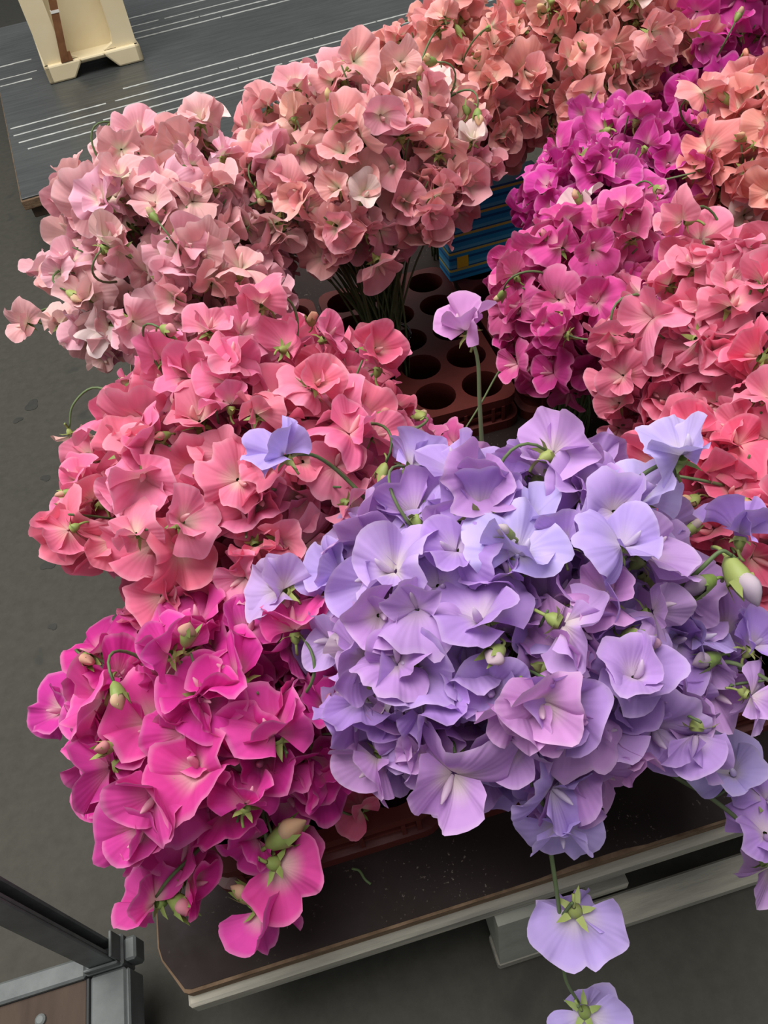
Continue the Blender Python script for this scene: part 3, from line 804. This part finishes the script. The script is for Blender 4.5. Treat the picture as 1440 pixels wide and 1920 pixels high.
bunch('salmon orange sweet pea bunch at the picture edge under the deep magenta one', (0.60, 0.74), (0.600, 0.735, 0.265), (0.095, 0.10, 0.105), 150, SALM, 0.7, 9, 1.0, -0.5, 3)
bunch('purple pink sweet pea bunch in the middle behind the blue striped box', (0.44, 0.84), (0.455, 0.805, 0.240), (0.118, 0.080, 0.085), 165, MAG, 0.5, 10, 1.0, -0.5, 4)
bunch('magenta pink sweet pea bunch hanging low over the empty tray holes', (0.345, 0.66), (0.358, 0.640, 0.205), (0.112, 0.090, 0.105), 210, MIDM, 0.4, 11, 0.95, -0.6, 3)
bunch('rose pink sweet pea bunch beside the magenta pink one', (0.39, 0.47), (0.398, 0.470, 0.245), (0.100, 0.098, 0.112), 195, CORR, 0.6, 12, 1.0, -0.6, 4)
bunch('strong coral red sweet pea bunch behind the lavender flowers at the picture edge', (0.34, 0.33), (0.348, 0.325, 0.215), (0.088, 0.082, 0.105), 170, REDC, 0.4, 13, 1.0, -0.6, 2)

# ------------------------------------------------------------------ single stems that stray from the bunches
def stray(label, pts, heads, pal, cream, seed, rad=0.0018, buds=()):
    r = random.Random(seed)
    o0 = Vector(pts[0])
    root = empty('sweet_pea_sprig', o0); tag(root, label, 'flower', 'stray sweet pea stems')
    path = [p - o0 for p in smooth_path(pts, 5)]
    tb = MB(); n = len(path); tb.tube(path, [rad * (1 - 0.35 * i / n) for i in range(n)], 7)
    link('stem', tb.mesh('stem', M['stem'], True), root)
    for (p, fwd, up, s, v) in heads:
        q = Vector(p) - o0
        near = min(path, key=lambda a: (a - q).length)
        e = orient(fwd, up).to_matrix()
        at_ = q + e @ Vector((0, -0.0115, -0.011)) * s
        if (near - at_).length > 0.004:
            tb = MB(); tb.tube(bezier(near, near + (path[-1] - path[-2]).normalized() * 0.004, at_ + e @ Vector((0, -0.004, -0.004)), at_, 5), [0.0011] * 6, 5)
            link('pedicel', tb.mesh('pedicel', M['stem'], True), root)
        blossom(root, q, fwd, up, s, pick(pal, r), cream, v)
    for (p, fwd, up, s) in buds:
        q = Vector(p) - o0; bud(root, q, fwd, up, s, pick(pal, r), r)
    return root

V = (-0.085, -0.657, 0.749)      # roughly towards the viewer
stray('single lavender blossom on an upright stem above the dark tray holes', [(0.131, 0.382, 0.290), (0.134, 0.396, 0.335), (0.137, 0.407, 0.365), (0.136, 0.417, 0.380)],
      [((0.133, 0.420, 0.384), (-0.9, 0.1, 0.5), (-0.1, 0.3, 1), 0.85, 4)], LAV, 0.3, 101)
stray('long lavender stem hanging down over the pallet edge with three blossoms', [(0.094, 0.200, 0.235), (0.090, 0.158, 0.210), (0.088, 0.130, 0.170), (0.086, 0.103, 0.120), (0.082, 0.081, 0.080), (0.088, 0.067, 0.055)],
      [((0.097, 0.144, 0.205), (-0.2, -0.55, 0.65), (-0.2, -0.75, -0.6), 0.98, 0), ((0.096, 0.106, 0.136), (0.25, 0.55, -0.75), (-0.1, -0.75, -0.65), 1.12, 10), ((0.091, 0.060, 0.050), (0.3, 0.5, -0.7), (0.15, -0.8, -0.6), 1.05, 0)], [(206, 184, 248), (210, 174, 240)], 0.5, 102)
stray('lavender stems lying out past the pallet edge near the empty socket', [(0.160, 0.235, 0.13), (0.184, 0.211, 0.130), (0.202, 0.173, 0.135), (0.219, 0.149, 0.135), (0.238, 0.127, 0.120), (0.254, 0.109, 0.100)],
      [((0.236, 0.155, 0.150), (-0.1, -0.6, 0.7), (-0.3, 0.6, 0.6), 1.0, 0), ((0.246, 0.118, 0.122), (-0.4, -0.6, 0.4), (-0.3, -0.5, 0.9), 1.0, 8), ((0.258, 0.138, 0.125), (0.5, -0.4, 0.7), (0.5, 0.5, 0.5), 0.95, 3), ((0.252, 0.105, 0.085), (0, -0.7, 0.2), (0.3, -0.5, -0.5), 1.0, 11)], LAV, 0.5, 103, 0.0022)
stray('thin green lavender stem crossing beside the tray front', [(0.165, 0.232, 0.12), (0.190, 0.205, 0.115), (0.212, 0.170, 0.118), (0.226, 0.150, 0.124)], [], LAV, 0.5, 104, 0.0017)
stray('pale lavender pair of blossoms lying before the empty socket', [(0.190, 0.240, 0.115), (0.211, 0.222, 0.110), (0.233, 0.212, 0.100), (0.246, 0.207, 0.09)],
      [((0.249, 0.205, 0.090), (0.8, -0.3, 0.4), (0.2, 0.5, 0.8), 0.8, 2), ((0.222, 0.205, 0.095), (-0.2, -0.7, 0.4), (0.1, -0.5, 0.8), 0.8, 6)], [(222, 204, 246), (226, 204, 242)], 0.6, 105)
stray('lavender stem stretching over the empty socket with blossoms and bud', [(0.165, 0.255, 0.24), (0.190, 0.239, 0.240), (0.213, 0.200, 0.250), (0.234, 0.190, 0.250), (0.258, 0.168, 0.240)],
      [((0.247, 0.196, 0.255), (0.6, -0.3, 0.5), (0.3, 0.7, 0.5), 0.9, 7), ((0.236, 0.172, 0.238), (-0.1, -0.6, 0.3), (0.2, -0.8, 0.3), 0.8, 1), ((0.226, 0.205, 0.236), (-0.2, -0.5, -0.5), (-0.5, -0.4, 0.5), 0.8, 9)], LAV, 0.5, 106, 0.0020, [((0.218, 0.196, 0.254), (-1, -0.1, 0), (0, 0, 1), 1.0)])
stray('lavender stem rising in front of the coral red bunch with large blossom', [(0.155, 0.270, 0.250), (0.170, 0.277, 0.280), (0.188, 0.285, 0.310), (0.203, 0.290, 0.335), (0.224, 0.291, 0.345)],
      [((0.231, 0.289, 0.348), (0.35, -0.55, 0.75), (-0.3, 0.75, 0.5), 1.05, 5), ((0.203, 0.283, 0.322), (-0.3, -0.5, 0.6), (0.4, 0.7, 0.3), 1.0, 10)], [(212, 194, 248), (216, 200, 252)], 0.4, 107, 0.0021)
stray('lavender stem with blossom and drooping bud against the coral red bunch', [(0.180, 0.240, 0.26), (0.204, 0.233, 0.280), (0.222, 0.234, 0.300), (0.236, 0.237, 0.310), (0.243, 0.234, 0.307)],
      [((0.258, 0.248, 0.305), (0.75, 0.1, 0.5), (0.0, 0.8, 0.6), 0.95, 4)], LAV, 0.3, 108, 0.0018, [((0.243, 0.226, 0.298), (0.05, -0.9, -0.3), (0, 0, 1), 1.35), ((0.222, 0.226, 0.296), (-0.9, -0.2, 0.1), (0, 0, 1), 1.1)])
stray('hot pink sprig drooping past the pallet corner with buds', [(-0.130, 0.255, 0.120), (-0.130, 0.242, 0.130), (-0.150, 0.219, 0.140), (-0.171, 0.206, 0.140), (-0.187, 0.201, 0.125)],
      [((-0.189, 0.198, 0.122), (-0.35, -0.6, 0.5), (-0.5, 0.6, 0.5), 1.05, 5), ((-0.164, 0.205, 0.125), (0.4, -0.4, -0.4), (0.5, 0.3, 0.6), 0.9, 2)], HOT, 0.6, 109, 0.0019, [((-0.172, 0.193, 0.122), (0.6, -0.7, 0.0), (0, 0, 1), 1.25)])
stray('hot pink stem bending down over the brown deck with large blossoms', [(-0.100, 0.265, 0.140), (-0.097, 0.237, 0.155), (-0.097, 0.209, 0.152), (-0.101, 0.196, 0.135), (-0.118, 0.184, 0.115)],
      [((-0.094, 0.193, 0.138), (0.15, 0.5, -0.6), (0.45, -0.75, -0.3), 1.2, 0), ((-0.116, 0.176, 0.108), (0.3, 0.3, -0.6), (0.4, -0.8, -0.5), 1.0, 6)], HOT, 0.6, 110, 0.0020, [((-0.124, 0.186, 0.112), (-0.5, 0.4, 0.3), (0, 0, 1), 1.1), ((-0.086, 0.205, 0.152), (0.9, 0.1, 0.3), (0, 0, 1), 1.5)])
stray('pale pink stem reaching farthest out over the concrete', [(-0.107, 0.778, 0.260), (-0.160, 0.850, 0.260), (-0.207, 0.906, 0.255), (-0.245, 0.929, 0.245)],
      [((-0.250, 0.932, 0.245), (-0.6, -0.5, 0.5), (-0.1, 0.3, 1), 1.0, 0), ((-0.226, 0.895, 0.245), (0.1, -0.9, 0.2), (-0.2, 0.2, 1), 1.0, 5), ((-0.196, 0.859, 0.250), (-0.3, -0.5, 0.5), (0, 0.4, 0.8), 0.95, 1)], PALE, 0.7, 111)
stray('pale pink stem sagging lowest over the concrete floor', [(-0.114, 0.711, 0.250), (-0.175, 0.784, 0.240), (-0.233, 0.846, 0.240), (-0.268, 0.861, 0.232)],
      [((-0.275, 0.855, 0.225), (-0.3, -0.7, -0.2), (-0.5, 0.1, 0.8), 0.95, 0), ((-0.232, 0.820, 0.235), (-0.2, -0.8, 0.2), (0.1, 0.3, 1), 0.95, 3), ((-0.205, 0.790, 0.225), (-0.2, -0.6, -0.5), (0, -0.4, 0.8), 0.95, 7), ((-0.185, 0.750, 0.222), (0.1, -0.6, -0.4), (0.2, -0.4, 0.8), 0.9, 12)], PALE, 0.7, 112)
stray('pale blossom nodding from a thin arched stem beside the coral bunch', [(-0.156, 0.634, 0.250), (-0.185, 0.655, 0.252), (-0.208, 0.646, 0.244), (-0.218, 0.634, 0.228)],
      [((-0.219, 0.628, 0.222), (0.0, -0.8, -0.3), (0.1, -0.2, -1), 0.75, 5)], [(236, 190, 180), (240, 180, 176)], 0.7, 113, 0.0014)
stray('peach blossom on the tallest arched stem against the grey table', [(0.250, 0.96, 0.330), (0.262, 0.980, 0.362), (0.283, 1.000, 0.385), (0.303, 1.009, 0.397), (0.314, 1.009, 0.396)],
      [((0.306, 1.012, 0.404), (-0.3, -0.6, 0.3), (0.1, 0.2, 1), 0.7, 2)], PINK, 0.6, 114, 0.0016, [((0.322, 1.006, 0.388), (0.4, -0.2, -0.8), (0, 1, 0), 0.8)])
stray('hot pink blossom held highest over the concrete beside the pallet', [(-0.140, 0.335, 0.190), (-0.151, 0.339, 0.200), (-0.173, 0.350, 0.212), (-0.190, 0.362, 0.208)],
      [((-0.194, 0.366, 0.208), (-0.5, -0.5, 0.3), (-0.2, 0.6, 0.8), 1.05, 8)], HOT, 0.4, 115, 0.0016)
stray('hot pink blossom farthest out over the concrete beside the pallet', [(-0.165, 0.322, 0.170), (-0.176, 0.324, 0.180), (-0.210, 0.344, 0.180), (-0.234, 0.350, 0.172)],
      [((-0.240, 0.350, 0.168), (0.1, -0.6, 0.6), (-0.8, 0.4, 0.4), 1.0, 0)], HOT, 0.6, 116, 0.0016)
stray('pink blossom fallen low beside the round tray hole', [(-0.075, 0.260, 0.10), (-0.058, 0.249, 0.100), (-0.045, 0.235, 0.090), (-0.037, 0.233, 0.078)],
      [((-0.030, 0.238, 0.074), (0.7, 0.1, 0.2), (0.2, 0.3, 0.9), 0.8, 6)], CORAL, 0.4, 117, 0.0015)
stray('magenta blossom hanging lowest above the dark gap between trays', [(0.270, 0.650, 0.165), (0.246, 0.648, 0.150), (0.213, 0.629, 0.120), (0.184, 0.614, 0.095)],
      [((0.175, 0.612, 0.088), (-0.6, -0.5, -0.3), (-0.5, -0.2, 0.7), 0.85, 3)], MIDM, 0.3, 118, 0.0015)
stray('single lavender blossom strayed onto the coral pink bunch', [(0.060, 0.340, 0.260), (0.030, 0.385, 0.300), (0.010, 0.392, 0.330), (-0.008, 0.385, 0.345)],
      [((-0.012, 0.380, 0.350), (-0.3, -0.5, 0.7), (-0.2, 0.6, 0.6), 0.9, 4)], [(198, 176, 244)], 0.2, 119)
stray('pale lavender blossom at the seam of the coral and hot pink bunches', [(0.030, 0.310, 0.240), (-0.001, 0.325, 0.265), (-0.020, 0.330, 0.275), (-0.032, 0.328, 0.275)],
      [((-0.038, 0.325, 0.276), (-0.3, -0.6, 0.6), (-0.4, 0.6, 0.5), 0.95, 2)], [(208, 178, 232)], 0.5, 120)

# ------------------------------------------------------------------ bits lying on the deck
sc = empty('stem_scrap', (-0.053, 0.219, 0.0018)); tag(sc, 'small green stem scrap lying on the brown deck before the tray', 'plant scrap')
t_ = MB(); t_.tube(smooth_path([(0, -0.002, 0), (0.006, -0.006, 0.0012), (0.009, -0.014, 0.001), (0.013, -0.019, 0)], 4), 0.0012, 6); t_.build('stalk', M['stem'], sc, True)
cr = MB(); rr = random.Random(5)
for i in range(5):
    x, y, q = rr.uniform(-0.004, 0.004), rr.uniform(-0.003, 0.003), rr.uniform(0.0018, 0.0034)
    cr.tube([(x - q, y, 0.001), (x, y + 0.001, q), (x + q, y, 0.0012)], [q * 0.4, q, q * 0.4], 6)
co = cr.build('dried_petal_scrap', M['crumb'], None, False, (0.158, 0.174, 0.0)); tag(co, 'pale dried scrap lying at the worn front edge of the deck', 'plant scrap')
